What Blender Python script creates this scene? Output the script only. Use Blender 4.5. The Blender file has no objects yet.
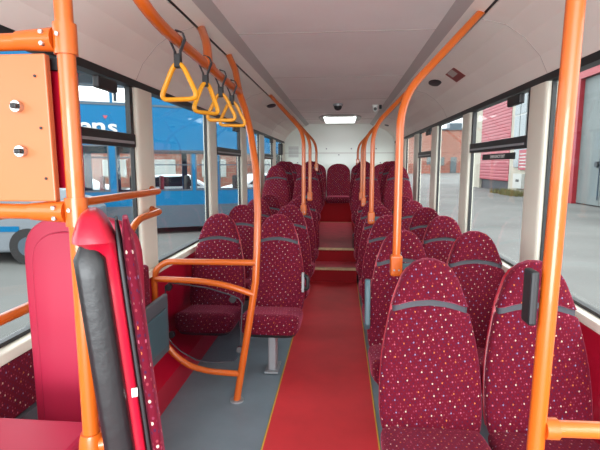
import bpy, bmesh, math, random
from mathutils import Vector, Matrix
C = bpy.context.scene.collection
S = bpy.context.scene
random.seed(4)
# ---------------------------------------------------------------- camera
FPX = 450.0
PITCH = math.atan(60/450); YAW = math.atan(41/450*math.cos(PITCH))
cam = bpy.data.cameras.new('camera'); camo = bpy.data.objects.new('camera', cam); C.objects.link(camo)
cam.sensor_fit = 'HORIZONTAL'; cam.sensor_width = 36; cam.lens = 36*FPX/600
cam.clip_start = .05; cam.clip_end = 600
camo.location = (.05, 0, 1.55); camo.rotation_euler = (math.pi/2-PITCH, 0, YAW)
S.camera = camo
# ---------------------------------------------------------------- world, light, exposure
w = bpy.data.worlds.new('overcast_sky'); S.world = w; w.use_nodes = True
nt = w.node_tree; nt.nodes.clear()
bg = nt.nodes.new('ShaderNodeBackground'); wo = nt.nodes.new('ShaderNodeOutputWorld')
tc = nt.nodes.new('ShaderNodeTexCoord'); nz = nt.nodes.new('ShaderNodeTexNoise'); rp = nt.nodes.new('ShaderNodeValToRGB')
nz.inputs['Scale'].default_value = 2.2; nz.inputs['Detail'].default_value = 3
rp.color_ramp.elements[0].position = .35; rp.color_ramp.elements[0].color = (.80, .90, 1, 1)
rp.color_ramp.elements[1].position = .6; rp.color_ramp.elements[1].color = (.98, .99, 1, 1)
nt.links.new(tc.outputs['Generated'], nz.inputs['Vector']); nt.links.new(nz.outputs['Fac'], rp.inputs['Fac'])
nt.links.new(rp.outputs['Color'], bg.inputs['Color']); nt.links.new(bg.outputs[0], wo.inputs[0])
bg.inputs['Strength'].default_value = 1.0
sun = bpy.data.lights.new('sun', 'SUN'); sun.energy = .6; sun.angle = math.radians(50); sun.color = (1, .97, .92)
suno = bpy.data.objects.new('sun', sun); C.objects.link(suno); suno.rotation_euler = (math.radians(48), 0, math.radians(35))
# added fill light beyond the open front end, tilted up to brighten the interior
fl = bpy.data.lights.new('front_fill_light', 'AREA'); fl.shape = 'RECTANGLE'; fl.size = 3.0; fl.size_y = 2.0; fl.energy = 80; fl.color = (.93, .98, 1)
flo = bpy.data.objects.new('front_fill_light', fl); C.objects.link(flo); flo.location = (0, -3.3, 1.2); flo.rotation_euler = (math.radians(106), 0, 0)
S.view_settings.view_transform = 'Standard'; S.view_settings.look = 'None'
S.view_settings.exposure = 2.2; S.view_settings.gamma = 1
S.view_settings.use_curve_mapping = False
S.cycles.max_bounces = 10; S.cycles.diffuse_bounces = 6; S.cycles.transparent_max_bounces = 16
S.cycles.caustics_reflective = False; S.cycles.caustics_refractive = False

# ---------------------------------------------------------------- materials
def srgb(r, g, b):
    f = lambda c: (c/255/12.92) if c/255 <= .04045 else ((c/255+.055)/1.055)**2.4
    return (f(r), f(g), f(b), 1)
def mat(name, col, rough=.5, metal=0, noise=0, nscale=8, bump=0, spec=.5, sheen=0, coat=0):
    m = bpy.data.materials.new(name); m.use_nodes = True
    n = m.node_tree.nodes; l = m.node_tree.links; b = n['Principled BSDF']
    b.inputs['Base Color'].default_value = col; b.inputs['Roughness'].default_value = rough
    b.inputs['Metallic'].default_value = metal; b.inputs['Specular IOR Level'].default_value = spec
    b.inputs['Sheen Weight'].default_value = sheen; b.inputs['Coat Weight'].default_value = coat
    if noise or bump:
        t = n.new('ShaderNodeTexCoord'); x = n.new('ShaderNodeTexNoise'); x.inputs['Scale'].default_value = nscale
        x.inputs['Detail'].default_value = 5
        l.new(t.outputs['Object'], x.inputs['Vector'])
        if noise:
            mr = n.new('ShaderNodeMapRange'); mr.inputs[3].default_value = 1-noise; mr.inputs[4].default_value = 1+noise
            mr.inputs[1].default_value = .3; mr.inputs[2].default_value = .7
            mx = n.new('ShaderNodeVectorMath'); mx.operation = 'SCALE'; mx.inputs[0].default_value = col[:3]
            l.new(x.outputs['Fac'], mr.inputs[0]); l.new(mr.outputs[0], mx.inputs['Scale']); l.new(mx.outputs[0], b.inputs['Base Color'])
        if bump:
            bp = n.new('ShaderNodeBump'); bp.inputs['Strength'].default_value = bump; bp.inputs['Distance'].default_value = .004
            l.new(x.outputs['Fac'], bp.inputs['Height']); l.new(bp.outputs[0], b.inputs['Normal'])
    return m
def emat(name, col, st):
    m = bpy.data.materials.new(name); m.use_nodes = True; b = m.node_tree.nodes['Principled BSDF']
    b.inputs['Base Color'].default_value = (.8, .8, .8, 1)
    b.inputs['Emission Color'].default_value = col; b.inputs['Emission Strength'].default_value = st
    return m
def glass(name, tint, refl=.07):
    m = bpy.data.materials.new(name); m.use_nodes = True; n = m.node_tree.nodes; l = m.node_tree.links; n.clear()
    o = n.new('ShaderNodeOutputMaterial'); t = n.new('ShaderNodeBsdfTransparent'); g = n.new('ShaderNodeBsdfGlossy')
    mx = n.new('ShaderNodeMixShader'); t.inputs[0].default_value = tint; g.inputs['Roughness'].default_value = .02
    lw = n.new('ShaderNodeLayerWeight'); pw = n.new('ShaderNodeMath'); pw.operation = 'POWER'; pw.inputs[1].default_value = 4
    ma = n.new('ShaderNodeMath'); ma.operation = 'MULTIPLY_ADD'; ma.inputs[1].default_value = .28; ma.inputs[2].default_value = .012
    l.new(lw.outputs['Facing'], pw.inputs[0]); l.new(pw.outputs[0], ma.inputs[0]); l.new(ma.outputs[0], mx.inputs[0]); l.new(t.outputs[0], mx.inputs[1]); l.new(g.outputs[0], mx.inputs[2]); l.new(mx.outputs[0], o.inputs[0])
    return m
def moquette():
    m = bpy.data.materials.new('moquette'); m.use_nodes = True; n = m.node_tree.nodes; l = m.node_tree.links
    b = n['Principled BSDF']; b.inputs['Roughness'].default_value = .85
    b.inputs['Sheen Weight'].default_value = .4; b.inputs['Sheen Roughness'].default_value = .4; b.inputs['Sheen Tint'].default_value = srgb(235, 110, 140)
    b.inputs['Specular IOR Level'].default_value = .15
    uv = n.new('ShaderNodeUVMap'); uv.uv_map = 'UVMap'
    base = n.new('ShaderNodeRGB'); base.outputs[0].default_value = BASE_MOQ
    prev = base.outputs[0]
    for k, (sp, off, rad, cols) in enumerate([
            (.0150, (.3, .4), .18, [(70, 28, 56), (112, 42, 64), (60, 22, 54), (126, 48, 58)]),
            (.030, (.0, .0), .105, [(190, 168, 150), (176, 98, 56), (116, 112, 146), (166, 78, 98), (138, 52, 72), (186, 160, 148)])]):
        mp = n.new('ShaderNodeMapping'); mp.inputs['Location'].default_value = (off[0], off[1], 0)
        mp.inputs['Rotation'].default_value = (0, 0, math.radians(38)); mp.inputs['Scale'].default_value = (1/sp, 1/sp*.82, 1)
        vo = n.new('ShaderNodeTexVoronoi'); vo.voronoi_dimensions = '2D'; vo.inputs['Randomness'].default_value = .12; vo.inputs['Scale'].default_value = 1
        l.new(uv.outputs[0], mp.inputs['Vector']); l.new(mp.outputs[0], vo.inputs['Vector'])
        lt = n.new('ShaderNodeMath'); lt.operation = 'LESS_THAN'; lt.inputs[1].default_value = rad
        l.new(vo.outputs['Distance'], lt.inputs[0])
        sx = n.new('ShaderNodeSeparateColor'); l.new(vo.outputs['Color'], sx.inputs[0])
        cr = n.new('ShaderNodeValToRGB'); cr.color_ramp.interpolation = 'CONSTANT'
        e = cr.color_ramp.elements
        for i, c in enumerate(cols):
            el = e[i] if i < 2 else e.new(i/len(cols))
            el.position = i/len(cols); el.color = srgb(*c)
        l.new(sx.outputs[0], cr.inputs[0])
        mx = n.new('ShaderNodeMix'); mx.data_type = 'RGBA'
        l.new(lt.outputs[0], mx.inputs[0]); l.new(prev, mx.inputs[6]); l.new(cr.outputs[0], mx.inputs[7])
        prev = mx.outputs[2]
    l.new(prev, b.inputs['Base Color'])
    t = n.new('ShaderNodeTexCoord'); x = n.new('ShaderNodeTexNoise'); x.inputs['Scale'].default_value = 260
    bp = n.new('ShaderNodeBump'); bp.inputs['Strength'].default_value = .25; bp.inputs['Distance'].default_value = .002
    l.new(t.outputs['Object'], x.inputs['Vector']); l.new(x.outputs[0], bp.inputs['Height']); l.new(bp.outputs[0], b.inputs['Normal'])
    return m
BASE_MOQ = srgb(92, 8, 30)
M = dict(
    moq=moquette(),
    red_plastic=mat('red_plastic', srgb(176, 16, 44), .28, coat=.2),
    pink_red=mat('matt_red_plastic', srgb(156, 24, 56), .5),
    dark_grey=mat('grey_band', srgb(54, 54, 62), .6),
    grey_metal=mat('grey_metal', srgb(150, 152, 155), .45, .3),
    teal_grey=mat('teal_grey_plastic', srgb(70, 96, 104), .45),
    grey_panel=mat('grey_laminate', srgb(84, 90, 96), .5),
    black=mat('black_plastic', srgb(24, 25, 28), .5),
    black_pad=mat('black_rubber_pad', srgb(15, 16, 19), .42, bump=.2, nscale=60),
    orange=mat('orange_paint', srgb(192, 90, 24), .3, noise=.03, coat=.3),
    orange_panel=mat('orange_laminate', srgb(190, 104, 62), .4, noise=.02),
    yellow=mat('yellow_plastic', srgb(232, 160, 32), .35),
    strap=mat('grey_webbing', srgb(62, 62, 66), .8),
    chrome=mat('steel', srgb(190, 190, 190), .25, 1),
    cream=mat('cream_panel', srgb(218, 215, 200), .45),
    cove=mat('cove_panel', srgb(238, 236, 228), .55, noise=.03, nscale=2),
    ceil=mat('ceiling_panel', srgb(236, 234, 232), .5, noise=.05, nscale=1.6),
    strip=mat('grey_strip', srgb(182, 180, 178), .5, 0),
    rear=mat('rear_wall_panel', srgb(232, 240, 232), .22),
    wall_red=mat('red_wall_panel', srgb(176, 14, 44), .3, noise=.04, nscale=2),
    carpet=mat('red_aisle_vinyl', srgb(200, 50, 56), .5, noise=.07, nscale=5, bump=.15),
    dark_red=mat('dark_red_riser', srgb(150, 2, 16), .6, spec=.2),
    grey_floor=mat('blue_grey_vinyl', srgb(112, 126, 134), .45, noise=.1, nscale=4),
    gold=mat('gold_edge_trim', srgb(206, 166, 60), .4),
    nosing=mat('worn_beige_nosing', srgb(190, 160, 120), .5, noise=.15, nscale=20),
    tread=mat('pink_red_tread', srgb(178, 60, 72), .5, noise=.12, nscale=9),
    seam=mat('seam_warm_grey', srgb(176, 170, 164), .7),  # plain warm grey of the panel joints and the label centre
    label_red=mat('maroon_label', srgb(130, 58, 54), .5),
    white=mat('white_print', srgb(225, 225, 222), .5),
    pane=glass('clear_glass', (.97, .99, .98, 1)),
    smoked=glass('lightly_smoked_screen', (.76, .77, .81, 1)),
    lamp=emat('lit_diffuser', (.92, 1, .98, 1), .7),
    lampring=mat('lamp_housing', srgb(168, 168, 164), .4),
    # outdoors
    asphalt=mat('yard_concrete', srgb(84, 85, 83), .8, noise=.28, nscale=.35),
    blue=mat('blue_coachwork', srgb(0, 84, 124), .4, noise=.03, nscale=1, spec=.12),
    bus_grey=mat('grey_skirt_paint', srgb(64, 76, 86), .4, spec=.2),
    bus_dark=mat('bus_interior_dark', srgb(30, 36, 44), .6),
    bus_pane=glass('tinted_bus_glass', (.78, .82, .83, 1)),
    tyre=mat('tyre_rubber', srgb(18, 18, 19), .8),
    car_white=mat('white_car_paint', srgb(215, 218, 222), .25),
    silver=mat('silver_van_paint', srgb(108, 114, 120), .3, .3),
    car_glass=mat('car_window', srgb(22, 32, 40), .08),
    shutter=mat('red_roller_shutter', srgb(142, 40, 56), .5, noise=.05, nscale=1),
    red_frame=mat('red_door_frame', srgb(140, 28, 40), .5),
    render_cream=mat('cream_render', srgb(158, 153, 140), .8, noise=.08, nscale=1.2),
    door_grey=mat('weathered_grey_door', srgb(96, 104, 104), .6, noise=.12, nscale=.9),
    win_dark=mat('building_glass', srgb(70, 84, 88), .15),
    trim_white=mat('white_trim', srgb(165, 166, 162), .5),
    grass=mat('dry_grass', srgb(96, 92, 56), .9, noise=.2, nscale=6),
)
def brick_mat():
    m = mat('brick', srgb(120, 70, 58), .85); n = m.node_tree.nodes; l = m.node_tree.links
    t = n.new('ShaderNodeTexCoord'); mp = n.new('ShaderNodeMapping'); mp.inputs['Rotation'].default_value = (math.pi/2, 0, 0)
    br = n.new('ShaderNodeTexBrick'); br.inputs['Scale'].default_value = .6
    br.inputs['Color1'].default_value = srgb(140, 86, 72); br.inputs['Color2'].default_value = srgb(124, 76, 64); br.inputs['Mortar'].default_value = srgb(130, 108, 96)
    l.new(t.outputs['Object'], mp.inputs[0]); l.new(mp.outputs[0], br.inputs['Vector']); l.new(br.outputs[0], n['Principled BSDF'].inputs['Base Color'])
    return m
M['brick'] = brick_mat()

# ---------------------------------------------------------------- mesh helpers
class MB:
    def __init__(s): s.v = []; s.f = []
    def add(s, vs, fs):
        o = len(s.v); s.v += [tuple(v) for v in vs]; s.f += [[i+o for i in f] for f in fs]; return s
    def box(s, x0, x1, y0, y1, z0, z1):
        return s.add([(x0,y0,z0),(x1,y0,z0),(x1,y1,z0),(x0,y1,z0),(x0,y0,z1),(x1,y0,z1),(x1,y1,z1),(x0,y1,z1)],
                     [(3,2,1,0),(4,5,6,7),(0,1,5,4),(1,2,6,5),(2,3,7,6),(3,0,4,7)])
    def loft(s, rings, cap=True, closed=True):
        n = len(rings[0]); vs = [p for r in rings for p in r]; fs = []
        for i in range(len(rings)-1):
            for j in range(n if closed else n-1):
                k = (j+1) % n; fs.append((i*n+j, i*n+k, (i+1)*n+k, (i+1)*n+j))
        if cap: fs.append(tuple(range(n-1, -1, -1))); fs.append(tuple((len(rings)-1)*n+j for j in range(n)))
        return s.add(vs, fs)
    def tube(s, pts, r=.02, n=12, fillet=0, rs=None):
        pts = [Vector(p) for p in pts]
        if fillet:
            q = [pts[0]]
            for i in range(1, len(pts)-1):
                a, b, c = pts[i-1], pts[i], pts[i+1]
                d = min(fillet, (a-b).length*.48, (c-b).length*.48)
                p0 = b+(a-b).normalized()*d; p1 = b+(c-b).normalized()*d
                for k in range(9):
                    t = k/8; q.append(p0*(1-t)**2+b*2*t*(1-t)+p1*t*t)
            q.append(pts[-1]); pts = q
        rings = []; up = None
        for i, p in enumerate(pts):
            d = (pts[min(i+1, len(pts)-1)]-pts[max(i-1, 0)]).normalized()
            if up is None:
                up = Vector((0,0,1)) if abs(d.z) < .9 else Vector((1,0,0))
            x = d.cross(up).normalized(); up = x.cross(d).normalized()
            rr = rs[i] if rs else r
            rings.append([p+(x*math.cos(a)+up*math.sin(a))*rr for a in [2*math.pi*k/n for k in range(n)]])
        return s.loft(rings)
    def cyl(s, a, b, r, n=16, r2=None):
        return s.tube([a, b], r, n, rs=[r, r if r2 is None else r2])
    def prism(s, poly, ax, a, b):       # poly 2D extruded along axis ax from a to b
        def P(p, t): return {'x': (t, p[0], p[1]), 'y': (p[0], t, p[1]), 'z': (p[0], p[1], t)}[ax]
        return s.loft([[P(p, a) for p in poly], [P(p, b) for p in poly]])
    def build(s, name, m, parent=None, smooth=False, bevel=0, seg=2, loc=None, fab=False, sub=0):
        me = bpy.data.meshes.new(name); me.from_pydata(s.v, [], s.f)
        bm = bmesh.new(); bm.from_mesh(me); bmesh.ops.recalc_face_normals(bm, faces=bm.faces)
        if bevel: bmesh.ops.bevel(bm, geom=list(bm.edges), offset=bevel, segments=seg, affect='EDGES', profile=.5, clamp_overlap=True)
        bm.normal_update()
        uv = bm.loops.layers.uv.new('UVMap')
        if fab:
            for f in bm.faces:
                nx, ny, nz_ = (abs(c) for c in f.normal)
                for lp in f.loops:
                    c = lp.vert.co
                    lp[uv].uv = (c.x, c.y*1.0) if nz_ > max(nx, ny) else ((c.x, c.z) if ny >= nx else (c.y, c.z))
        bm.to_mesh(me); bm.free()
        if smooth:
            for p in me.polygons: p.use_smooth = True
        me.materials.append(M[m] if isinstance(m, str) else m)
        if smooth: me.set_sharp_from_angle(angle=math.radians(42))
        o = bpy.data.objects.new(name, me); C.objects.link(o)
        if parent: o.parent = parent
        if loc: o.location = loc
        return o
def tag(o, label=None, cat=None, group=None, kind=None):
    if label: o['label'] = label
    if cat: o['category'] = cat
    if group: o['group'] = group
    if kind: o['kind'] = kind
    return o
def empty(name, loc=(0,0,0), rz=0):
    o = bpy.data.objects.new(name, None); C.objects.link(o); o.location = loc; o.rotation_euler = (0,0,rz); o.empty_display_size = .1
    return o
def copy_tree(o, parent=None):
    c = o.copy(); C.objects.link(c); c.parent = parent
    for ch in [x for x in C.objects if x.parent == o]: copy_tree(ch, c)
    return c
def struct(o): o['kind'] = 'structure'; return o
def sellipse(w, t, n, e, cx=0, cy=0):
    out = []
    for k in range(n):
        a = 2*math.pi*k/n; c, s_ = math.cos(a), math.sin(a)
        out.append((cx+w*math.copysign(abs(c)**e, c), cy+t*math.copysign(abs(s_)**e, s_)))
    return out
def text_mesh(name, body, size, m, parent, loc, rot, ext=.003, sx=1):
    cu = bpy.data.curves.new(name, 'FONT'); cu.body = body; cu.size = size; cu.extrude = ext; cu.align_x = 'CENTER'; cu.align_y = 'CENTER'; cu.offset = size*.022
    to = bpy.data.objects.new(name+'_tmp', cu); C.objects.link(to); bpy.context.view_layer.update()
    me = bpy.data.meshes.new_from_object(to.evaluated_get(bpy.context.evaluated_depsgraph_get()))
    bpy.data.objects.remove(to); me.materials.clear(); me.materials.append(M[m])
    o = bpy.data.objects.new(name, me); C.objects.link(o); o.parent = parent; o.location = loc; o.rotation_euler = rot; o.scale = (sx, 1, 1)
    return o

# ================================================================ SETTING
Y0, Y1 = -.8, 9.95
XW = 1.2
struct(MB().box(-XW-.05, XW+.05, Y0, Y1+.05, -.12, 0).build('floor', 'grey_floor'))
# red aisle strip with gold edge trims
aisle = struct(empty('trim_1'))
MB().box(-.36, .275, Y0, 5.87, .0005, .005).build('aisle_covering', 'carpet', aisle)
MB().box(-.368, -.36, Y0, 5.87, .0005, .007).build('edge_trim', 'gold', aisle)
MB().box(.275, .283, Y0, 5.87, .0005, .007).build('edge_trim', 'gold', aisle)
# steps and raised rear floor
steps = struct(empty('floor_step'))
steps.name = 'trim_2'
MB().box(-.36, .275, 5.87, 6.27, .006, .19).build('riser', 'dark_red', steps)
MB().box(-.36, .275, 5.9, 6.268, .1905, .196).build('step_tread', 'tread', steps)
MB().box(-.362, .277, 5.85, 5.9, .165, .198).build('step_nosing', 'nosing', steps, bevel=.006)
MB().box(-XW, XW, 6.272, Y1, .002, .38).build('raised_floor', 'dark_red', steps)
MB().box(-.36, .275, 6.31, 9.19, .3805, .386).build('platform_tread', 'tread', steps)
MB().box(-.362, .277, 6.252, 6.30, .357, .389).build('step_nosing', 'nosing', steps, bevel=.006)
MB().box(-.36, .275, 9.15, 9.19, .3865, .392).build('tread_edge', 'nosing', steps)
# podium under the higher rear rows and the back bench
for a, b in ((-XW, -.365), (.28, XW)):
    MB().box(a, b, 7.08, 9.2, .381, .45).build('seat_podium', 'dark_red', steps)
MB().box(-XW, XW, 9.205, Y1, .381, .82).build('bench_riser', 'dark_red', steps)

def wall(side):
    s = -1 if side == 'left' else 1
    g = struct(empty('wall_'+side))
    MB().box(*sorted((s*XW, s*(XW+.05))), Y0, Y1, 0, .83).build('lower_panel', 'wall_red', g)
    x = s*1.05 if s < 0 else s*1.12
    poly = [(s*XW, .001), (x, .001), (x, .17), (s*(XW-.03), .26), (s*XW, .28)]
    MB().prism(poly, 'y', Y0, 6.26).build('heater_plinth', 'wall_red', g)
    # cream sill and black glazing gasket
    MB().box(*sorted((s*(XW-.045), s*(XW+.05))), Y0, Y1, .831, .875).build('window_sill', 'cream', g, bevel=.006)
    MB().box(*sorted((s*(XW+.0), s*(XW+.03))), Y0, Y1, .876, .892).build('sill_gasket', 'black', g)
    MB().box(*sorted((s*(XW-.012), s*(XW+.05))), Y0, Y1, 2.015, 2.055).build('header_gasket', 'black', g)
    return g
wl = wall('left'); wr = wall('right')
# moquette trim and grey strip low on the wall near the front
MB().box(-1.199, -1.165, .3, 1.98, .60, .825).build('moquette_panel', 'moq', wl, bevel=.006, fab=True)
MB().box(-1.199, -1.15, .3, 1.98, .53, .595).build('grey_strip', 'grey_panel', wl)

# window pillars and windows
PIL = [(-.8, -.6), (1.22, 1.46), (2.70, 2.94), (4.22, 4.48), (5.62, 5.94), (6.95, 7.32), (8.30, 8.62), (9.72, 9.95)]
n = 3
for s in (-1, 1):
    for a, b in PIL:
        cx = s*(XW+.02)
        ring = [(cx+px*1, (a+b)/2+py) for px, py in sellipse(.035, (b-a)/2-.0, 20, .35)]
        MB().prism(ring, 'z', .876, 2.014).build('trim_%d' % n, 'cream', None, smooth=True)['kind'] = 'structure'
        n += 1
wn = 1
HOP = {('L', 1), ('L', 3), ('R', 2), ('R', 4), ('L', 5)}
for s, sd in ((-1, 'L'), (1, 'R')):
    for i in range(len(PIL)-1):
        a, b = PIL[i][1], PIL[i+1][0]
        g = struct(empty('window_%d' % wn, (s*(XW+.025), (a+b)/2, .9))); wn += 1
        h = (b-a)/2
        def bx(x0, x1, y0, y1, z0, z1): return MB().box(*sorted((s*x0, s*x1)), y0, y1, z0, z1)
        MB().box(-.003, .003, -h+.002, h-.002, -.005, 1.113).build('pane', 'pane', g)
        fr = MB()
        for y0, y1 in ((-h-.001, -h+.016), (h-.016, h+.001)): fr.box(-.012, .012, y0, y1, -.006, 1.113)
        fr.build('frame_gasket', 'black', g)
        if (sd, i) in HOP:
            hb = MB().box(*sorted((-.03*s, .012*s)), -h+.017, h-.017, .755, .835).build('hopper_bar', 'black', g, bevel=.006)
            MB().box(*sorted((-.036*s, -.031*s)), -h+.05, h-.05, .775, .79).build('grip_strip', 'grey_metal', hb)
            ps = MB()
            for y0, y1 in ((-h+.017, -h+.055), (h-.055, h-.017)): ps.box(*sorted((-.02*s, .010*s)), y0, y1, .836, 1.11)
            ps.build('hopper_post', 'black', g)
            MB().box(*sorted((-.05*s, -.013*s)), *((.17, .37) if s < 0 else (-h+.12, -h+.34)), 1.04, 1.105).build('hopper_latch', 'black', g, bevel=.01)
        if (sd, i) == ('R', 2):
                lb = MB().box(-.0065, -.0035, -.39, .32, .69, .735).build('window_notice', 'black', g)
                text_mesh('lettering', 'EMERGENCY EXIT', .03, 'white', lb, (-.0075, -.04, .7125), (math.pi/2, 0, -math.pi/2), .0004, 1.3)

# ceiling: flat centre panel, grey strips, cream side strips, black slots and coves
ce = struct(empty('ceiling'))
MB().box(-.665, .665, Y0, Y1+.05, 2.43, 2.47).build('centre_panel', 'ceil', ce)
for s in (-1, 1):
    def pr(poly, name, m, y0=Y0, y1=Y1+.05): return MB().prism([(s*a, b) for a, b in poly], 'y', y0, y1).build(name, m, ce)
    pr([(.655, 2.429), (.72, 2.385), (.735, 2.40), (.70, 2.47), (.655, 2.47)], 'grey_strip', 'strip')
    pr([(.7205, 2.385), (.80, 2.36), (.80, 2.40), (.73, 2.41)], 'side_strip', 'cove')
    pr([(.80, 2.365), (.818, 2.36), (.818, 2.40), (.80, 2.40)], 'ceiling_slot', 'black')
    pr([(.818, 2.352), (.95, 2.318), (1.05, 2.25), (1.14, 2.15), (1.186, 2.056), (1.25, 2.056), (1.25, 2.12), (1.0, 2.39), (.818, 2.40)], 'cove_panel', 'cove')
    for y in (2.7, 5.1, 7.9):
        pr([(.82, 2.350), (.95, 2.3165), (1.05, 2.2485), (1.14, 2.1485), (1.184, 2.057), (1.187, 2.060), (1.1415, 2.1515), (1.0515, 2.2515), (.951, 2.320), (.82, 2.354)], 'panel_joint', 'seam', y, y+.004)
for y in (1.6, 3.15, 4.7, 6.25, 7.8):
    MB().box(-.655, .655, y, y+.008, 2.4285, 2.4302).build('panel_joint', 'seam', ce)
MB().box(-.655, .655, 8.9, 8.915, 2.427, 2.4302).build('panel_joint', 'seam', ce)

# rear wall
rw = struct(empty('wall_rear'))
MB().box(-XW-.05, XW+.05, Y1, Y1+.05, .0, 2.43).build('rear_panel', 'rear', rw)
MB().box(-XW, XW, Y1-.006, Y1-.0005, 1.803, 1.815).build('panel_joint', 'seam', rw)
sc = MB()
for x, z in ((-.27, 1.9), (.27, 1.9), (.0, 1.77), (-.8, 1.9), (.8, 1.9), (-.9, 1.6), (.9, 1.6)):
    sc.cyl((x, Y1-.008, z), (x, Y1-.0005, z), .016, 10)
sc.build('fixing_cap', 'grey_metal', rw)
vg = MB()
for k in range(8): vg.box(-1.1, -.88, Y1-.012, Y1-.0005, 1.72+k*.03, 1.738+k*.03)
vg.build('vent_grille', 'strip', rw)

# ground outside
struct(MB().box(-150, 150, -60, 260, -.5, -.3).build('ground', 'asphalt')).name = 'ground'

# ================================================================ OUTSIDE, LEFT: blue double-deck bus
def face_wall(mb, x0, x1, z0, z1, holes, y0, y1):
    """solid slab between y0,y1 with rectangular holes (x0,x1,z0,z1)"""
    xs = sorted({x0, x1, *[h[0] for h in holes], *[h[1] for h in holes]})
    for a, b in zip(xs, xs[1:]):
        m = (a+b)/2; hs = sorted([h for h in holes if h[0] <= m <= h[1]], key=lambda h: h[2]); z = z0
        for h in hs:
            if h[2] > z: mb.box(a, b, y0, y1, z, h[2])
            z = h[3]
        if z < z1: mb.box(a, b, y0, y1, z, z1)
    return mb
bus = empty('double_decker_bus', (-6.27, 10.86, -.3), math.atan2(1.58, 3.37))
tag(bus, 'blue double-decker bus with grey skirt parked beyond the left windows', 'bus')
LOW = [(-1.3, -.35, 1.2, 2.32), (-.12, .46, 1.2, 2.32), (.68, 1.24, 1.16, 2.32), (1.52, 2.52, 1.2, 2.14), (2.68, 3.20+.02, 1.2, 2.14), (3.32, 4.3, 1.2, 2.14), (4.5, 5.5, 1.2, 2.14)]
UP = [(-1.6, -.72, 3.44, 4.15), (-.55, .55, 3.44, 4.15), (.68, 1.28, 3.44, 4.15)]
b = MB(); face_wall(b, -2.2, 6.0, .78, 4.5, LOW+UP, 0, .06)
LOWB = [(x0, x1, 1.1, 2.2) for x0, x1, _, _ in LOW]
face_wall(b, -2.2, 6.0, .78, 4.5, LOWB+UP, 2.44, 2.5)
b.box(-2.2, -2.1, .06, 2.44, .78, 4.5); b.box(5.9, 6.0, .06, 2.44, .78, 4.5); b.box(-2.2, 6, 0, 2.5, 4.5, 4.56)
b.build('coachwork', 'blue', bus)
MB().box(-2.2, 6.0, -.008, 2.5, .18, .78).build('skirt', 'bus_grey', bus)
MB().box(-2.08, 5.88, .07, 2.43, .79, .82).build('lower_deck_floor', 'bus_dark', bus)
MB().box(-2.08, 5.88, .07, 2.43, 2.5, 3.1).build('upper_deck_floor', 'bus_dark', bus)
MB().box(-2.2, 6.0, -.012, -.001, 3.34, 3.39).build('waist_moulding', 'bus_grey', bus)
MB().box(1.4, 3.3, -.03, -.001, 2.16, 2.24).build('rain_gutter', 'bus_dark', bus, bevel=.01)
for x0, x1, z0, z1 in LOW+UP:
    fo = MB()
    t = .035
    fo.box(x0-t, x1+t, -.012, -.001, z0-t, z0).box(x0-t, x1+t, -.012, -.001, z1, z1+t).box(x0-t, x0, -.012, -.001, z0, z1).box(x1, x1+t, -.012, -.001, z0, z1)
    wnd = fo.build('window', 'bus_grey' if z0 < 3 else 'trim_white', bus)
    MB().box(x0, x1, .02, .03, z0, z1).build('pane', 'bus_pane' if z0 < 3 else 'pane', wnd)
    MB().box(x0, x1, -.004, .019, z1-.3 if z0 < 3 else z1-.35, z1-.27 if z0 < 3 else z1-.32).build('glazing_bar', 'bus_grey', wnd)
for x in (-1.4, 4.9):
    wq = MB().cyl((x, -.03, .47), (x, .25, .47), .47, 32).build('wheel', 'tyre', bus, smooth=True)
    MB().cyl((x, -.045, .47), (x, -.031, .47), .24, 24).build('hub', 'bus_grey', wq)
for i, x in enumerate((-.6, .2, .95, 1.75, 2.45, 3.15, 3.9, 4.6)):
    MB().box(x, x+.1, .5, 1.3, .83, 1.55).build('bus_seat', 'shutter' if i % 2 else 'bus_dark', bus, bevel=.04)
text_mesh('lettering', 'n', .56, 'trim_white', bus, (.30, -.012, 2.80), (math.pi/2, 0, 0), .004, 1.25)
text_mesh('lettering', 'e', .56, 'trim_white', bus, (-.03, -.012, 2.80), (math.pi/2, 0, 0), .004, 1.25)
text_mesh('lettering', 's', .50, 'trim_white', bus, (.62, -.012, 2.79), (math.pi/2, 0, 0), .004, 1.25)
MB().prism([(.40, 3.08), (.52, 3.08), (.46, 2.99)], 'y', -.012, -.002).build('pink_mark', 'shutter', bus)

# silver van at far left, blue emblem
van = empty('van', (-5.0, 7.9, -.3), math.radians(8)); tag(van, 'silver van with dark wheel arch standing at the far left of the yard', 'van')
prof = [(0, .22), (.02, .95), (-.25, 1.15), (-1.2, 1.35), (-1.9, 2.05), (-4.6, 2.1), (-4.7, .22)]
MB().prism(prof, 'y', 0, 1.9).build('body', 'silver', van, bevel=.05)
MB().prism([(-1.3, 1.35), (-1.95, 1.95), (-2.9, 1.95), (-2.9, 1.3)], 'y', -.012, 0).build('side_window', 'car_glass', van)
MB().box(-2.9, -.9, -.012, -.001, .62, .72).build('blue_stripe', 'blue', van)
MB().cyl((-.38, -.012, .86), (-.38, -.001, .86), .08, 20).build('emblem', 'blue', van)
for x in (-.75, -3.7):
    wq = MB().cyl((x, -.03, .34), (x, .22, .34), .34, 28).build('wheel', 'tyre', van, smooth=True)
    MB().cyl((x, -.04, .34), (x, -.031, .34), .18, 20).build('hub', 'bus_grey', wq)

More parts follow.
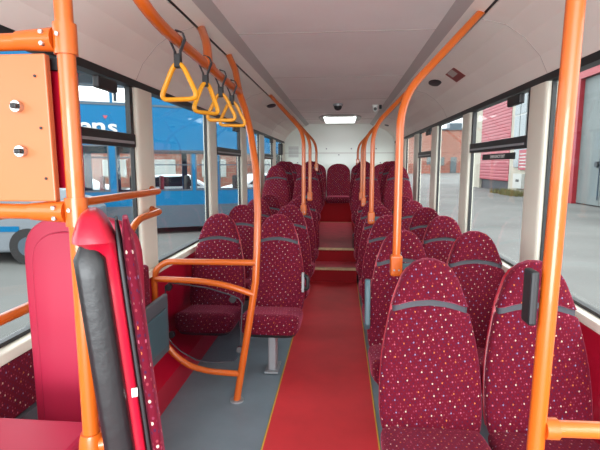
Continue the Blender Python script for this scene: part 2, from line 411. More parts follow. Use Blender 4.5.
# white cars beyond the blue bus
def make_car():
    g = empty('car')
    pr_ = [(-2.1, .3), (-2.15, .75), (-1.3, .95), (-.6, 1.42), (.75, 1.46), (1.5, 1.02), (2.1, .9), (2.15, .3)]
    MB().prism(pr_, 'y', -.85, .85).build('body', 'car_white', g, bevel=.06)
    MB().prism([(-1.1, .97), (-.55, 1.36), (.7, 1.39), (1.3, 1.0)], 'y', -.862, .862).build('side_window', 'car_glass', g)
    for x in (-1.35, 1.35):
        for y in (-.87, .67):
            wq = MB().cyl((x, y, .32), (x, y+.2, .32), .32, 24).build('wheel', 'tyre', g, smooth=True)
            MB().cyl((x, y-.01 if y < 0 else y+.2, .32), (x, y-.001 if y < 0 else y+.21, .32), .18, 16).build('hub', 'grey_metal', wq)
    return g
car = make_car(); cars = [car, copy_tree(car), copy_tree(car)]
for o, (x, y, rz), lb in zip(cars, [(-7.2, 18.6, .3), (-3.6, 21.6, .5), (-12.2, 18.8, .3)],
        ['white car seen through the wide middle lower window of the blue bus', 'white car seen through the rearmost lower windows of the blue bus, nearest our bus', 'white car seen through the narrow left lower windows of the blue bus']):
    o.location = (x, y, -.3); o.rotation_euler = (0, 0, rz); tag(o, lb, 'car', 'white cars behind the blue bus')
sh = empty('depot_shed', (-14, 36, -.3)); tag(sh, 'low red-brown depot building far behind the blue bus', 'building')
MB().box(-16, 12, 0, 8, 0, 3.0).build('wall', 'brick', sh); MB().box(-16.2, 12.2, -.2, 8.2, 3.0, 3.3).build('roof', 'bus_grey', sh)
for k in range(6): MB().box(-14+k*4.2, -12+k*4.2, -.05, -.001, .9, 2.3).build('window', 'trim_white', sh)

# ================================================================ OUTSIDE, RIGHT: depot buildings
dep = empty('garage_building', (11.3, 22, -.3)); tag(dep, 'cream garage with tall grey doors in a red frame beyond the right windows', 'building')
def dbox(x0, x1, y0, y1, z0, z1, nm, m, par=None, **k): return MB().box(x0, x1, y0-22, y1-22, z0+.3, z1+.3).build(nm, m, par or dep, **k)
dbox(.06, 9, 23.5, 27.2, -.3, 8.2, 'wall', 'render_cream')
dbox(.06, 9, 10.0, 23.5, 6.0, 8.2, 'wall', 'render_cream')
dbox(.5, 9, 10.0, 23.5, -.3, 6.0, 'wall', 'render_cream')
fr = MB().box(-.1, .3, 22.9-22, 23.5-22, .0, 6.3).box(-.1, .3, 14-22, 22.9-22, 5.85, 6.3).build('door_frame', 'red_frame', dep)
for y0, y1 in ((20.95, 22.88), (18.6, 20.92), (16.2, 18.57), (14, 16.17)):
    dd = dbox(.1, .3, y0, y1, -.25, 5.54, 'door', 'door_grey')
    dbox(.06, .0995, y0+.1, y0+.14, 0, 5.4, 'door_rib', 'bus_grey', dd)
for y in (21.2, 20.75):
    MB().cyl((-.02, y-22, 1.87), (.0995, y-22, 1.87), .13, 16).build('door_handle', 'black', dep)
# window bay and cream piers
bay = empty('window_bay_wall', (11.3, 27.3, -.3)); tag(bay, 'white wall bay with tall paned window, red notice and white box sign', 'building')
def b2(x0, x1, y0, y1, z0, z1, nm, m, par=None, **k): return MB().box(x0, x1, y0-27.3, y1-27.3, z0+.3, z1+.3).build(nm, m, par or bay, **k)
b2(.1, 8, 27.25, 31.9, -.3, 8.6, 'wall', 'render_cream')
wv = b2(.02, .0995, 28.2, 31.2, 3.2, 7.6, 'window_frame', 'trim_white')
for i in range(3):
    for j in range(3):
        b2(-.01, .019, 28.3+i*.97, 29.15+i*.97, 3.3+j*1.45, 4.65+j*1.45, 'pane', 'win_dark', wv)
b2(.02, .0995, 28.5, 31.0, 1.4, 2.9, 'lower_window', 'win_dark')
ns = b2(-.02, .0195, 28.6, 30.0, 1.25, 2.5, 'red_notice', 'shutter')
for j in range(5): b2(-.03, -.0205, 28.75, 29.85, 1.4+j*.2, 1.47+j*.2, 'notice_line', 'trim_white', ns)
wb = b2(-.2, .0995, 28.9, 30.3, .1, 1.0, 'box_sign', 'trim_white'); b2(-.21, -.2005, 29.3, 29.8, .5, .65, 'box_sign_mark', 'black', wb)
# shutter building
shb = empty('shutter_building', (11.3, 32, -.3)); tag(shb, 'garage with large pink-red roller shutter, open a little at the bottom', 'building')
def b3(x0, x1, y0, y1, z0, z1, nm, m, par=None, **k): return MB().box(x0, x1, y0-32, y1-32, z0+.3, z1+.3).build(nm, m, par or shb, **k)
b3(.1, 8, 38.4, 40.3, -.3, 8.2, 'pier', 'render_cream'); b3(.1, 8, 31.95, 38.4, 6.9, 8.2, 'lintel', 'render_cream')
sp = MB()
for k in range(28): sp.prism([(.12, 0.75+k*.23), (.10, .8+k*.23), (.10, .93+k*.23), (.12, .978+k*.23), (.2, .978+k*.23), (.2, .75+k*.23)], 'y', 0, 6.38)
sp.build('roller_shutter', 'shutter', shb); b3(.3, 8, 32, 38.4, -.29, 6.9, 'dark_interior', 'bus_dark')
# dry grass tufts along the wall foot
gt = MB()
for k in range(900):
    y = random.uniform(27.5, 31.8); x = 11.1-random.random()**2*1.0; h = random.uniform(.1, .4); a = random.uniform(0, 3.14); c_, s_ = math.cos(a)*.03, math.sin(a)*.03; lx, ly = random.uniform(-.12, .12), random.uniform(-.12, .12)
    gt.add([(x-c_, y-s_, -.3), (x+c_, y+s_, -.3), (x+lx, y+ly, -.3+h)], [(0, 1, 2)])
tag(gt.build('grass', 'grass'), 'dry grass growing at the foot of the white wall bay', 'grass', kind='stuff')
# brick buildings far off
bk = empty('brick_building', (26.7, 110, -.3)); bk.scale = (1.57, 1.57, 1.42); tag(bk, 'long flat-roofed brick building at the far end of the yard', 'building')
MB().box(-3.6, 8, 0, 12, 0, 7.0).build('wall', 'brick', bk); MB().box(-3.8, 8.2, -.2, 12.2, 7.0, 7.3).build('parapet', 'bus_grey', bk)
MB().box(-.8, 1.0, .5, 2.5, 7.3, 8.2).build('roof_unit', 'bus_grey', bk)
for x in (-2.4, -.6, 1.4): MB().box(x, x+.9, -.06, -.001, 0 if x == -.6 else 1.2, 2.6).build('window', 'win_dark', bk)
bk2 = empty('gabled_building', (18.2, 100.5, -.3)); bk2.scale = (1.57, 1.57, 1.42); tag(bk2, 'brick building with a pointed gable left of the flat-roofed one', 'building')
MB().prism([(-4.5, 0), (2.0, 0), (2.0, 5.0), (-.5, 7.6), (-3, 5.2), (-4.5, 5.2)], 'y', 0, 5).build('wall', 'brick', bk2)
MB().prism([(-3.1, 5.2), (-.5, 7.8), (2.2, 5.0), (2.2, 5.2), (-.5, 8.05), (-3.1, 5.45)], 'y', -.15, 5.2).build('roof', 'bus_grey', bk2)
for x in (-1.4, .2): MB().box(x, x+.8, -.06, -.001, 1.4, 3.0).build('window', 'win_dark', bk2)

# ================================================================ SEATS
def arch_rings(levels, n=36, e=.55, lean=.22, z_ref=.42):
    """levels: (z, halfwidth, halfdepth, ycentre offset, arch)"""
    rings = []
    for z, w_, t_, yo, ar in levels:
        r = []
        for x, y in sellipse(w_, t_, n, e):
            zz = z+ar*(1-(x/max(w_, .01))**2)
            r.append((x, y+yo+lean*(zz-z_ref), zz))
        rings.append(r)
    return rings
def hw(z):       # half width of the lower backrest
    pts = [(.36, .205), (.45, .222), (.58, .221), (.68, .214), (.77, .20), (.85, .183), (.93, .166)]
    for (a, wa), (b_, wb_) in zip(pts, pts[1:]):
        if z <= b_: return wa+(wb_-wa)*(z-a)/(b_-a)
    return pts[-1][1]
def head_w(t):
    pts = [(0, .167), (.3, .146), (.6, .124), (.8, .097), (.92, .068), (.985, .03), (1.0, .004)]
    for (a, wa), (b_, wb_) in zip(pts, pts[1:]):
        if t <= b_: return wa+(wb_-wa)*(max(t, 0)-a)/(b_-a)
    return .004
def make_seat(side, arm):
    root = empty('bus_seat')
    # cushion: superellipse rings stacked from underside to crown, dished toward the back
    rings = []
    for k, (z, ins) in enumerate([(.325, .03), (.33, .012), (.35, .002), (.41, 0), (.435, .006), (.448, .02), (.455, .045), (.458, .09)]):
        r = []
        for x, y in sellipse(.221-ins, .235-ins, 44, .36):
            yy = y-.19
            r.append((x, yy, z+(-.045*(yy+.42)/.44 if z > .36 else 0) + (.018 if yy < -.3 and z > .4 else 0)*min(1, (-.3-yy)/.06)))
        rings.append(r)
    MB().loft(rings).build('cushion', 'moq', root, smooth=True, fab=True)
    # plastic pan under the cushion
    rings = [[(x, y-.19, z) for x, y in sellipse(.222-i_, .238-i_, 36, .38)] for z, i_ in ((.30, .05), (.305, .03), (.325, .02), (.336, .015), (.336, .04))]
    MB().loft(rings).build('seat_pan', 'black', root, smooth=True)
    # backrest
    lv = [(.375, .19, .028, 0, 0), (.38, .205, .04, 0, 0)]
    for k in range(14):
        z = .40+k*(.885-.40)/13; lv.append((z, hw(z), .044-.006*k/13, 0, .034*(k/13)**3))
    lv += [(.893, .166, .034, 0, .034), (.896, .15, .02, 0, .034)]
    MB().loft(arch_rings(lv)).build('backrest', 'moq', root, smooth=True, fab=True)
    lv = [(.885, .155, .026, .002, .036), (.887, .163, .031, .002, .036), (.925, .166, .031, .002, .036), (.927, .15, .02, .002, .036)]
    MB().loft(arch_rings(lv)).build('neck_band', 'dark_grey', root, smooth=True)
    lv = [(.920, .150, .028, -.002, .036), (.923, .170, .040, -.004, .036)]
    for k in range(1, 15):
        t = k/14*.985; z = .923+t*.205; lv.append((z, head_w(t), .042-.016*t**3, -.004, .036*(1-t)**1.5))
    MB().loft(arch_rings(lv)).build('headrest', 'moq', root, smooth=True, fab=True)
    # hard plastic back shell
    lv = []
    for k in range(24):
        z = .40+k*(1.105-.40)/23
        ww = hw(z) if z < .93 else head_w((z-.93)/.185)
        lv.append((z, max(ww-.001, .02), .016, .041, 0))
    MB().loft(arch_rings(lv)).build('back_shell', 'red_plastic', root, smooth=True)
    if side:   # aisle seat: floor leg
        lg = MB().box(-.03, .03, -.24, -.12, LEGZ, .29).build('leg', 'grey_metal', root, bevel=.012)
        MB().box(-.05, .05, -.28, -.08, LEGZ, LEGZ+.012).build('foot_plate', 'grey_metal', lg)
    if arm:
        s = arm
        pl = [(-.02, .52), (-.055, .56), (-.06, .80), (-.045, .835), (-.015, .835), (0.0, .80), (.005, .56)]
        MB().prism([(y-.06+.2*(z-.45), z) for y, z in pl], 'x', *sorted((s*.245, s*.212))).build('armrest', 'teal_grey', root, bevel=.008)
    return root
def make_bench_seat():
    root = empty('bus_seat')
    rings = []
    for z, ins in [(.325, .03), (.33, .012), (.35, .002), (.41, 0), (.435, .006), (.448, .02), (.455, .045), (.458, .09)]:
        rings.append([(x, y-.19, z) for x, y in sellipse(.226-ins, .235-ins, 40, .34)])
    MB().loft(rings).build('cushion', 'moq', root, smooth=True, fab=True)
    lv = [(.40, .20, .03, 0, 0), (.405, .215, .044, 0, 0), (.6, .226, .046, 0, 0), (.8, .224, .044, 0, 0), (.9, .220, .042, 0, 0)]
    for k in range(1, 13):
        t = k/12*.99; lv.append((.9+.225*t, .218*max(1-t**2.6, 0)**.5, .042-.016*t**3, 0, 0))
    MB().loft(arch_rings(lv)).build('backrest', 'moq', root, smooth=True, fab=True)
    return root
LEGZ = .002
proto = {}
seat_group = 'high-backed crimson moquette bus seats'
def place_seat(x, ytop, ztop, label, leg=1, arm=0):
    global LEGZ
    dz = ztop-1.135
    key = (leg, arm, round(dz, 2))
    LEGZ = .008 - (dz if abs(dz) < .1 else 0)
    if dz > .3: LEGZ = .01 if dz < .43 else -.0+.012
    if key in proto: o = copy_tree(proto[key])
    else: o = make_seat(leg, arm); proto[key] = o
    o.location = (x, ytop-.155, dz); tag(o, label, 'bus seat', seat_group)
    return o
ordn = ['front', 'second', 'third', 'fourth', 'fifth', 'sixth']
RA = [2.06, 2.97, 3.86, 4.64, 5.5, 6.28]
for i, y in enumerate(RA):
    place_seat(.455, y, 1.135, 'crimson dotted seat beside the aisle in the %s low row on the right' % ordn[i], 1, -1 if i in (1,) else 0)
    place_seat(.915, y, 1.135, 'crimson dotted seat beside the window in the %s low row on the right' % ordn[i], 0)
LA = [3.58, 4.43, 5.28, 6.13]
for i, y in enumerate(LA):
    place_seat(-.45, y, 1.165, 'crimson dotted seat beside the aisle in the %s low row on the left' % ordn[i], 1)
    place_seat(-.93, y, 1.165, 'crimson dotted seat beside the window in the %s low row on the left' % ordn[i], 0)
for j, (y, z) in enumerate([(6.9, 1.555), (7.62, 1.625), (8.4, 1.625)]):
    for x, sd, wh, lg in ((-.93, 'left', 'window', 0), (-.46, 'left', 'aisle', 1), (.43, 'right', 'aisle', 1), (.9, 'right', 'window', 0)):
        place_seat(x, y, z, 'crimson seat beside the %s in the %s raised row on the %s' % (wh, ordn[j], sd), lg)
bl = ['left corner seat of the rear bench against the white wall', 'second seat from the left on the rear bench', 'middle seat of the rear bench facing straight down the aisle',
      'second seat from the right on the rear bench', 'right corner seat of the rear bench against the white wall']
bench0 = make_bench_seat()
for i, x in enumerate((-.925, -.48, 0, .48, .925)):
    o = bench0 if i == 0 else copy_tree(bench0)
    o.location = (x, 9.545, .455); tag(o, bl[i], 'bus seat', seat_group); o.scale = ((.96, .99, 1.12, .99, .96)[i], 1, 1)

# short floor-level posts beside the step with grey grab caps
for x, y, z0, lb in ((-.335, 6.33, .387, 'small black step-edge handle on the left of the upper step'), (.25, 6.33, .387, 'small black step-edge handle on the right of the upper step')):
    g = empty('step_handle', (x, y, z0)); tag(g, lb, 'handle', 'handles beside the step')
    MB().box(-.022, .022, -.03, .03, 0, .16).build('post', 'black', g, bevel=.01)
    MB().box(-.026, .026, -.035, .035, .16, .2).build('cap', 'teal_grey', g, bevel=.012)
# black bell-push/handle on the first left aisle seat
g = empty('seat_handle', (-.225, 3.33, .66)); tag(g, 'small black grab handle on the aisle edge of the front left seat', 'handle')
MB().tube([(0, 0, -.05), (.035, -.02, -.04), (.035, -.02, .05), (0, 0, .06)], .014, 10, fillet=.03).build('handle_loop', 'black', g, smooth=True)
MB().box(-.012, .008, -.02, .02, -.07, .08).build('mount', 'grey_metal', g, bevel=.004)

# ================================================================ GRAB POLES
R = .02
def grab_pole(x, y, zb, label, bk=.0):
    s = -1 if x < 0 else 1
    g = empty('grab_pole', (x, y, zb)); tag(g, label, 'grab pole', 'orange poles rising from seat backs')
    top = Vector((s*.80-x, bk, 2.375-zb))
    MB().tube([(0, 0, .03), (0, 0, 1.875-zb), top], R, 14, fillet=.16).build('pole', 'orange', g, smooth=True)
    br = MB().box(-.03, .03, -.028, .028, -.035, .075).build('bracket', 'orange', g, bevel=.012, seg=3)
    for dx in (-.012, .012): MB().cyl((dx, -.031, 0), (dx, -.026, 0), .005, 8).build('bolt', 'grey_metal', br)
    MB().box(.031*(1 if s > 0 else -1)*1 if s > 0 else -.09, .09 if s > 0 else -.031, -.01, .012, -.005, .03).build('seat_mount', 'teal_grey', g, bevel=.004)
    return g
grab_pole(.338, 2.3, 1.02, 'tall orange pole behind the front right aisle seat, thickest of the curved poles', .34)
grab_pole(.325, 4.05, 1.06, 'orange pole behind the third right aisle seat, second of the right-hand curved poles', 0.4)
grab_pole(.335, 5.66, 1.07, 'orange pole behind the fifth right aisle seat, third of the right-hand curved poles', 0.5)
grab_pole(.34, 6.42, 1.09, 'orange pole behind the last low right aisle seat, fourth of the right-hand curved poles', 0.5)
grab_pole(.335, 7.85, 1.58, 'short orange pole ending high beside the rear bench on the right', 0.5)
grab_pole(-.33, 4.62, 1.07, 'tall orange pole behind the second left aisle seat, nearest curved pole on the left', 0.8)
grab_pole(-.325, 5.5, 1.15, 'orange pole behind the third left aisle seat, middle of the left curved poles', 0.7)
grab_pole(-.335, 7.12, 1.49, 'short orange pole ending high on the left above the raised rows', 0.6)

# near right pole with side bar
g = empty('grab_pole', (.455, .9, 0)); tag(g, 'thick orange upright pole in the right foreground with a side bar', 'grab pole')
MB().tube([(-.012, 0, .006), (.022, 0, 2.428)], .0165, 20).build('pole', 'orange', g, smooth=True)
MB().tube([(.018, 0, 1.016), (.55, .02, 1.012)], .017, 16).build('side_bar', mat('brown_orange_bar', srgb(206, 96, 30), .3, coat=.3), g, smooth=True)
MB().tube([(.015, 0, 1.016), (.04, 0, 1.016)], .022, 16).build('bar_collar', 'orange', g, smooth=True)
MB().box(-.034, -.018, -.012, .03, 1.235, 1.345).build('latch_plate', 'black', g, bevel=.005)
MB().cyl((0, 0, .005), (0, 0, .02), .05, 20).build('floor_flange', 'orange', g)

# ================================================================ LEFT FOREGROUND: rack frame
g = empty('luggage_rack_frame', (-.505, .9, 0)); tag(g, 'thick orange post in the left foreground carrying two clamped bars and an orange panel', 'luggage rack')
MB().tube([(0, 0, .006), (0, 0, 2.428)], .0175, 20).build('post', 'orange', g, smooth=True)
def clamp(z):
    c = MB().tube([(0, 0, z-.030), (0, 0, z+.030)], .0225, 20)
    c.tube([(-.02, 0, z), (-.06, 0, z), (-.10, 0, z)], .02, 16, rs=[.024, .0215, .0185])
    o = c.build('clamp', 'orange', g, smooth=True)
    for dx, dz in ((-.002, .005), (-.036, .010), (-.036, -.012)): MB().cyl((dx, -.0265 if dx > -.01 else -.0262, z+dz), (dx, -.018, z+dz), .0045, 10).build('bolt', 'chrome', o)
clamp(1.80); clamp(1.452)
MB().tube([(-.09, 0, 1.798), (-.62, 0, 1.795)], .0172, 18).build('upper_bar', 'orange', g, smooth=True)
MB().tube([(-.09, 0, 1.452), (-.62, 0, 1.455)], .0165, 18).build('lower_bar', 'orange', g, smooth=True)
so = MB().tube([(0, 0, .80), (0, 0, .90), (0, 0, .935), (0, 0, .952)], .03, 20, rs=[.029, .029, .026, .0225]).build('lower_clamp', 'orange', g, smooth=True)
MB().tube([(.02, .0, .925), (.055, .01, .93)], .017, 14).build('stub', 'orange', so, smooth=True)
MB().cyl((0, 0, .005), (0, 0, .02), .05, 20).build('floor_flange', 'orange', g)
pn = MB().prism([(-.62, 1.474), (-.037, 1.474), (-.039, 1.772), (-.62, 1.772)], 'y', -.012, .006).build('panel', 'orange_panel', g, bevel=.003)
for x, z in ((-.102, 1.668), (-.101, 1.578)):
    k = MB().cyl((x, -.024, z), (x, -.0125, z), .0115, 20).build('knob', 'chrome', pn, smooth=True)
    k2 = MB().box(x-.004, x+.009, -.034, -.0245, z-.005, z+.005).build('fastener', 'black', g, bevel=.002)
for x, z in ((-.062, 1.728), (-.057, 1.625), (-.054, 1.522)): MB().cyl((x, -.0145, z), (x, -.0125, z), .003, 8).build('screw', 'black', pn)
MB().box(-.62, -.008, .03, .05, 1.50, 1.745).build('backing_board', 'red_plastic', g)
MB().box(-.62, -.02, .02, .055, 1.746, 1.77).build('backing_gasket', 'black', g)

# red luggage box top at the lower left
g = empty('luggage_box', (-.85, .65, 0)); tag(g, 'flat-topped red box at the lower left corner in front of the red shell', 'luggage box')
MB().box(-.19, .235, -.9, .462, .001, .845).build('casing', 'pink_red', g, bevel=.012)
MB().box(-.18, .225, .30, .305, .8455, .849).build('lid_seam', 'red_plastic', g)
# base collar of the post sits on the box

# red plastic back board with rounded head
def board_outline(w_, z0, z1, rtop, n_=18):
    out = [(-w_, z0), (-w_*1.0, z0+.02)]
    for k in range(n_+1):
        a = math.pi-math.pi*k/n_
        out.append((w_*math.copysign(abs(math.cos(a))**.62, math.cos(a)), z1-rtop+rtop*abs(math.sin(a))**.75))
    out += [(w_, z0+.02), (w_, z0)]
    return out
g = empty('wheelchair_backboard', (-.814, 1.42, 0), 0); tag(g, 'tall rounded red plastic board behind the left orange post', 'backboard')
o = MB().prism(board_outline(.20, .02, 1.381, .16), 'y', -.02, .03).build('board', 'pink_red', g, bevel=.012, seg=3, smooth=True)
MB().prism(board_outline(.162, .06, 1.333, .13), 'y', -.036, -.018).build('raised_face', 'pink_red', o, bevel=.008, seg=3, smooth=True)

# sideways seat whose edge faces the camera (black pad, red shell, moquette front)
g = empty('side_facing_seat', (-.368, .80, 0), math.radians(26)); tag(g, 'upright seat back seen edge-on before the left orange post, black pad, red shell', 'side seat')
def slab(x0, x1, z0, z1, y0, y1, lean=-.085, r=.05, name='', m='black', e=.5, fab=False):
    rings = []; N = 30
    for k in range(N+1):
        z = z0+(z1-z0)*k/N
        d = (z1-z)/r
        f_ = 1 if d >= 1 else math.sqrt(max(1-(1-d)**2, .0004))
        cx = (x0+x1)/2+lean*(z-.99); cy = (y0+y1)/2
        rings.append([(cx+px, cy+py, z) for px, py in sellipse((x1-x0)/2*(.35+.65*f_), (y1-y0)/2*(.62+.38*f_ if d < 1 else 1), 28, e)])
    return MB().loft(rings).build(name, m, g, smooth=True, fab=fab)
slab(-.043, .013, .40, 1.412, -.026, .09, name='back_pad', m='black_pad', r=.035, e=.4)
rings = []
for z, x0, x1, k, y0 in [(.40, .0, .034, 1, .0), (.9, .0, .034, 1, .0), (1.32, -.003, .035, 1, .0), (1.380, -.012, .035, 1, -.004), (1.402, -.030, .034, 1, -.018), (1.409, -.042, .033, 1, -.028), (1.417, -.041, .031, .98, -.027), (1.43, -.036, .027, .94, -.025), (1.447, -.029, .021, .86, -.021), (1.459, -.021, .013, .72, -.017), (1.466, -.010, .004, .4, -.007)]:
    cx = (x0+x1)/2-.085*(z-.99)
    rings.append([(cx+px, (y0+.13)/2+py, z) for px, py in sellipse((x1-x0)/2, (.13-y0)/2*k, 28, .45)])
MB().loft(rings).build('shell', 'red_plastic', g, smooth=True)
slab(.032, .043, .40, 1.445, .003, .14, name='gasket', m='black', r=.085, e=.5)
slab(.041, .068, .42, 1.445, .008, .15, name='front_cushion', m='moq', r=.14, e=.6, fab=True)
MB().box(.09, .40, .01, .24, .38, .47).build('seat_cushion', 'moq', g, bevel=.03, seg=3, smooth=True, fab=True)
MB().box(.0, .088, .02, .12, .002, .395).build('pedestal', 'grey_panel', g, bevel=.01)
MB().box(.012, .023, -.003, -.0005, 1.095, 1.113).build('white_sticker', 'white', g)

# folded tip-up seat on the left wall
g = empty('tip_up_seat', (-1.1, 2.35, 0)); tag(g, 'folded tip-up seat against the left wall with grey underside panel', 'tip-up seat')
MB().box(-.045, .02, -.24, .19, .42, .965).build('backrest', 'moq', g, bevel=.022, seg=3, smooth=True, fab=True)
MB().box(.03, .06, -.24, .35, .36, .74).build('seat_underside', 'grey_panel', g, bevel=.01)
MB().box(.062, .072, -.18, .29, .42, .66).build('recess_plate', 'teal_grey', g, bevel=.003)
MB().cyl((-.0, -.22, .34), (-.0, .33, .34), .02, 12).build('hinge_bar', 'black', g)

# wall handrails at the left
def handrail(name, pts, label, fil=.07, r=R, caps=True):
    o = empty(name, pts[0]); p0 = Vector(pts[0]); tag(o, label, 'handrail')
    MB().tube([Vector(p)-p0 for p in pts], r, 14, fillet=fil).build('rail', 'orange', o, smooth=True)
    if caps:
        MB().cyl(Vector(pts[-1])-p0-Vector((.01, 0, 0)) if 0 else Vector(pts[-1])-p0, Vector(pts[-1])-p0+Vector((-.012, 0, 0)), .03, 14).build('end_flange', 'orange', o)
    return o
handrail('handrail', [(-1.18, 1.34, 1.385), (-1.1, 1.36, 1.385), (-1.1, 2.78, 1.385), (-1.17, 2.84, 1.385)], 'long straight orange handrail across the left window below its middle', .05)
handrail('handrail', [(-1.1, 2.24, .98), (-1.1, 2.33, 1.17), (-1.1, 2.46, 1.245), (-1.1, 2.78, 1.255), (-1.17, 2.83, 1.255)], 'short bent orange handrail rising above the folded tip-up seat', .09)
handrail('handrail', [(-1.18, .5, 1.03), (-1.1, .52, 1.03), (-1.1, 1.72, 1.025), (-1.18, 1.76, 1.025)], 'low orange handrail across the left window, cut by the photo edge', .05)

# screen with stanchion
g = empty('draught_screen', (-.615, 2.76, 0)); tag(g, 'orange tubular guard with clear screen panel and tall curved stanchion, left of the aisle', 'guard screen')
gl = lambda X, Y, Z: (X+.615, Y-2.76, Z)
MB().tube([gl(-.619, 2.755, .006), gl(-.590, 2.76, .186), gl(-.53, 2.78, .55), gl(-.492, 2.80, .80), gl(-.483, 2.82, 1.006), gl(-.483, 2.86, 1.25), gl(-.498, 2.90, 1.518), gl(-.545, 2.98, 1.75), gl(-.60, 3.07, 1.92), gl(-.651, 3.15, 2.03), gl(-.72, 3.32, 2.23), gl(-.80, 3.45, 2.372)], .023, 16).build('stanchion', 'orange', g, smooth=True)
MB().cyl(gl(-.619, 2.755, .001), gl(-.619, 2.755, .012), .045, 20).build('floor_flange', 'grey_metal', g)
MB().tube([gl(-.49, 2.80, .927), gl(-1.08, 2.77, .93), gl(-1.152, 2.76, .86), gl(-1.155, 2.76, .30), ], R, 14, fillet=.09).build('top_rail', 'orange', g, smooth=True)
MB().tube([gl(-.50, 2.79, .718), gl(-.66, 2.78, .775), gl(-.83, 2.77, .805), gl(-1.15, 2.76, .815)], R, 14, fillet=.08).build('middle_rail', 'orange', g, smooth=True)
MB().tube([gl(-.578, 2.76, .187), gl(-.80, 2.76, .195), gl(-.93, 2.76, .225), gl(-1.03, 2.76, .295), gl(-1.09, 2.76, .37), gl(-1.152, 2.76, .39)], R, 14, fillet=.05).build('bottom_rail', 'orange', g, smooth=True)
ol = [(-1.09, .76), (-1.06, .785), (-.95, .775), (-.80, .755), (-.66, .715), (-.60, .69), (-.578, .66), (-.60, .31), (-.64, .265), (-.80, .245), (-.90, .26), (-1.0, .315), (-1.06, .37), (-1.09, .42)]
MB().prism([(x+.615, z) for x, z in ol], 'y', .022, .028).build('screen_panel', 'smoked', g)
MB().tube([(x+.615, .025, z) for x, z in ol+ol[:1]], .0045, 8).build('panel_edge', 'dark_grey', g, smooth=True)
for i, (x, z) in enumerate([(-1.065, .755), (-.64, .685), (-.60, .345), (-1.06, .43)]):
    MB().cyl((x+.615, .012, z), (x+.615, .038, z), .022, 14).build('panel_clip', 'black' if i != 2 else 'chrome', g)

# overhead hanging rail and straps
g = empty('overhead_rail', (-.66, 1.5, 2.08)); tag(g, 'orange overhead rail with hanging straps, left of the aisle', 'overhead rail')
q = lambda X, Y, Z: (X+.66, Y-1.5, Z-2.08)
MB().tube([q(-.76, 1.42, 2.372), q(-.66, 1.62, 2.12), q(-.655, 1.80, 2.085), q(-.655, 3.13, 2.045)], .024, 16, fillet=.12).build('rail', 'orange', g, smooth=True)
MB().tube([q(-.655, 2.42, 2.075), q(-.70, 2.55, 2.22), q(-.80, 2.78, 2.372)], .024, 16, fillet=.08).build('ceiling_link', 'orange', g, smooth=True)
MB().tube([q(-.655, 2.34, 2.074), q(-.655, 2.46, 2.072)], .029, 16).build('link_collar', 'orange', g, smooth=True)
def make_strap():
    g = empty('strap_handle')
    # woven loop over the rail and a hanging tab
    st = MB(); W = .013
    path = [(0, .010, -.115), (0, .012, -.05), (0, .034, 0), (0, .024, .028), (0, 0, .036), (0, -.024, .028), (0, -.034, 0), (0, -.012, -.05), (0, -.010, -.115)]
    rings = []
    for i, p in enumerate(path):
        a = Vector(path[max(i-1, 0)]); b_ = Vector(path[min(i+1, len(path)-1)]); d = (b_-a).normalized(); nrm = Vector((1, 0, 0)).cross(d)
        p = Vector(p); rings.append([p+Vector((-W, 0, 0))-nrm*.002, p+Vector((W, 0, 0))-nrm*.002, p+Vector((W, 0, 0))+nrm*.002, p+Vector((-W, 0, 0))+nrm*.002])
    st.loft(rings); sp_ = st.build('strap', 'strap', g, smooth=True)
    MB().box(-.016, .016, -.014, .014, -.118, -.06).build('sleeve', 'black', sp_, bevel=.004)
    # rounded triangular hand loop
    A, B_, D_ = Vector((0, 0, -.062)), Vector((-.092, 0, -.25)), Vector((.092, 0, -.25))
    pts = []
    cs = [A, B_, D_]
    for i in range(3):
        p, c_, nn = cs[i-1], cs[i], cs[(i+1) % 3]; f_ = .085 if i == 0 else .042
        a = c_+(p-c_).normalized()*f_; b_ = c_+(nn-c_).normalized()*f_
        for k in range(8): t = k/7; pts.append(a*(1-t)**2+c_*2*t*(1-t)+b_*t*t)
    rings = []; n_ = len(pts)
    for i in range(n_):
        d = (pts[(i+1) % n_]-pts[i-1]).normalized(); y = Vector((0, 1, 0)); x = d.cross(y)
        rings.append([pts[i]+x*.0105*math.cos(a)+y*.014*math.sin(a) for a in [2*math.pi*j/12 for j in range(12)]])
    rings.append(rings[0]); MB().loft(rings, cap=False).build('hand_loop', 'yellow', g, smooth=True)
    return g
st0 = make_strap()
for i, ((y, rz), lb) in enumerate(zip([(1.96, -8), (2.36, 58), (2.66, 10), (2.93, 20)],
        ['yellow triangular strap handle nearest the camera on the overhead rail', 'yellow strap handle turned edge-on, second along the overhead rail', 'yellow strap handle third along the overhead rail', 'yellow strap handle furthest along, next to the stanchion'])):
    o = st0 if i == 0 else copy_tree(st0)
    o.location = (-.655, y, 2.088-(y-1.8)*.03); o.rotation_euler = (0, 0, math.radians(rz)); tag(o, lb, 'strap handle', 'yellow strap handles on the overhead rail')
for o in [c for c in C.objects if c.name.startswith('strap_handle')]:
    for c in o.children:
        if c.name.startswith('strap') and c.type == 'MESH': c.rotation_euler = (0, 0, math.radians(90)-o.rotation_euler.z)

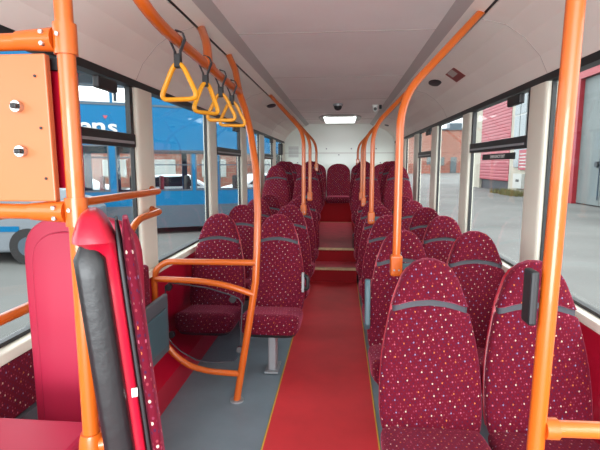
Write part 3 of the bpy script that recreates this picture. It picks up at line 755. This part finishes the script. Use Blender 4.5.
# ================================================================ CEILING FITTINGS
g = empty('ceiling_lamp', (.02, 8.72, 2.43)); tag(g, 'lit oval ceiling lamp at the far end above the rear bench', 'lamp')
ov = lambda w_, h_, z: [(x, y, z) for x, y in sellipse(w_, h_, 40, .8)]
MB().loft([ov(.40, .68, -.001), ov(.39, .67, -.02), ov(.34, .60, -.035)]).build('housing', 'lampring', g, smooth=True)
MB().box(-.29, .29, -.50, .50, -.05, -.036).build('diffuser', 'lamp', g, bevel=.01)
g = empty('dome_camera', (-.005, 6.75, 2.43)); tag(g, 'small dark dome camera in the middle of the ceiling', 'camera')
MB().cyl((0, 0, -.001), (0, 0, -.03), .075, 20, .07).build('base', 'grey_metal', g, smooth=True)
MB().loft([[(r*math.cos(a), r*math.sin(a), z) for a in [2*math.pi*k/20 for k in range(20)]] for r, z in ((.06, -.03), (.058, -.05), (.045, -.075), (.02, -.09))]).build('dome', 'black', g, smooth=True)
g = empty('ceiling_camera', (.54, 6.9, 2.43)); tag(g, 'small white swivel camera at the right edge of the ceiling panel', 'camera')
MB().box(-.04, .04, -.04, .04, -.03, -.001).build('mount', 'white', g, bevel=.006); MB().cyl((0, -.06, -.065), (0, .05, -.055), .035, 16).build('camera_body', 'white', g, smooth=True)
MB().cyl((0, -.065, -.0655), (0, -.061, -.065), .025, 16).build('lens', 'black', g)
MB().cyl((.08, 0, -.001), (.08, 0, -.06), .02, 12).build('cable_gland', 'black', g)
def cove_pt(s, t):     # point and normal on the cove between (.95,2.318) and (1.05,2.25) etc
    P = [(.818, 2.352), (.95, 2.318), (1.05, 2.25), (1.14, 2.15)]
    i = int(t); f_ = t-i; a, b_ = P[i], P[i+1]; x = a[0]+(b_[0]-a[0])*f_; z = a[1]+(b_[1]-a[1])*f_
    return s*x, z, math.atan2(-(b_[1]-a[1]), b_[0]-a[0])*s
def speaker(s, y, t, label, name='speaker_grille', rx=.06, ry=.14):
    x, z, an = cove_pt(s, t)
    o = MB().loft([[(px, py, zz) for px, py in sellipse(rx-i_, ry-i_, 28, 1)] for zz, i_ in ((0, 0), (-.006, .002), (-.008, .012))]).build(name, 'black', None, smooth=True)
    o.location = (x, y, z-.001); o.rotation_euler = (0, an, 0); return tag(o, label, 'speaker')
speaker(1, 4.5, .85, 'black oval speaker grille in the right cove beside the maroon label')
speaker(-1, 6.1, .5, 'black oval speaker grille in the left cove above the windows')
speaker(1, 9.1, .9, 'small black oval grille in the far right cove', rx=.05, ry=.11)
x, z, an = cove_pt(1, 1.15)
g = empty('maroon_cove_label', (x, 3.97, z-.0015)); g.rotation_euler = (0, an, 0); tag(g, 'rectangular maroon label with pale centre on the right cove', 'label')
MB().box(-.085, .085, -.14, .14, -.004, 0).build('plate', 'label_red', g, bevel=.001); MB().box(-.03, .03, -.08, .08, -.0055, -.0042).build('pale_centre', 'seam', g)
g = empty('rear_speaker', (-1.14, 9.0, 1.86)); tag(g, 'small black speaker hanging at the far left window pillar', 'speaker')
MB().box(-.055, .03, -.07, .07, -.11, .11).build('cabinet', 'black', g, bevel=.02, seg=3)
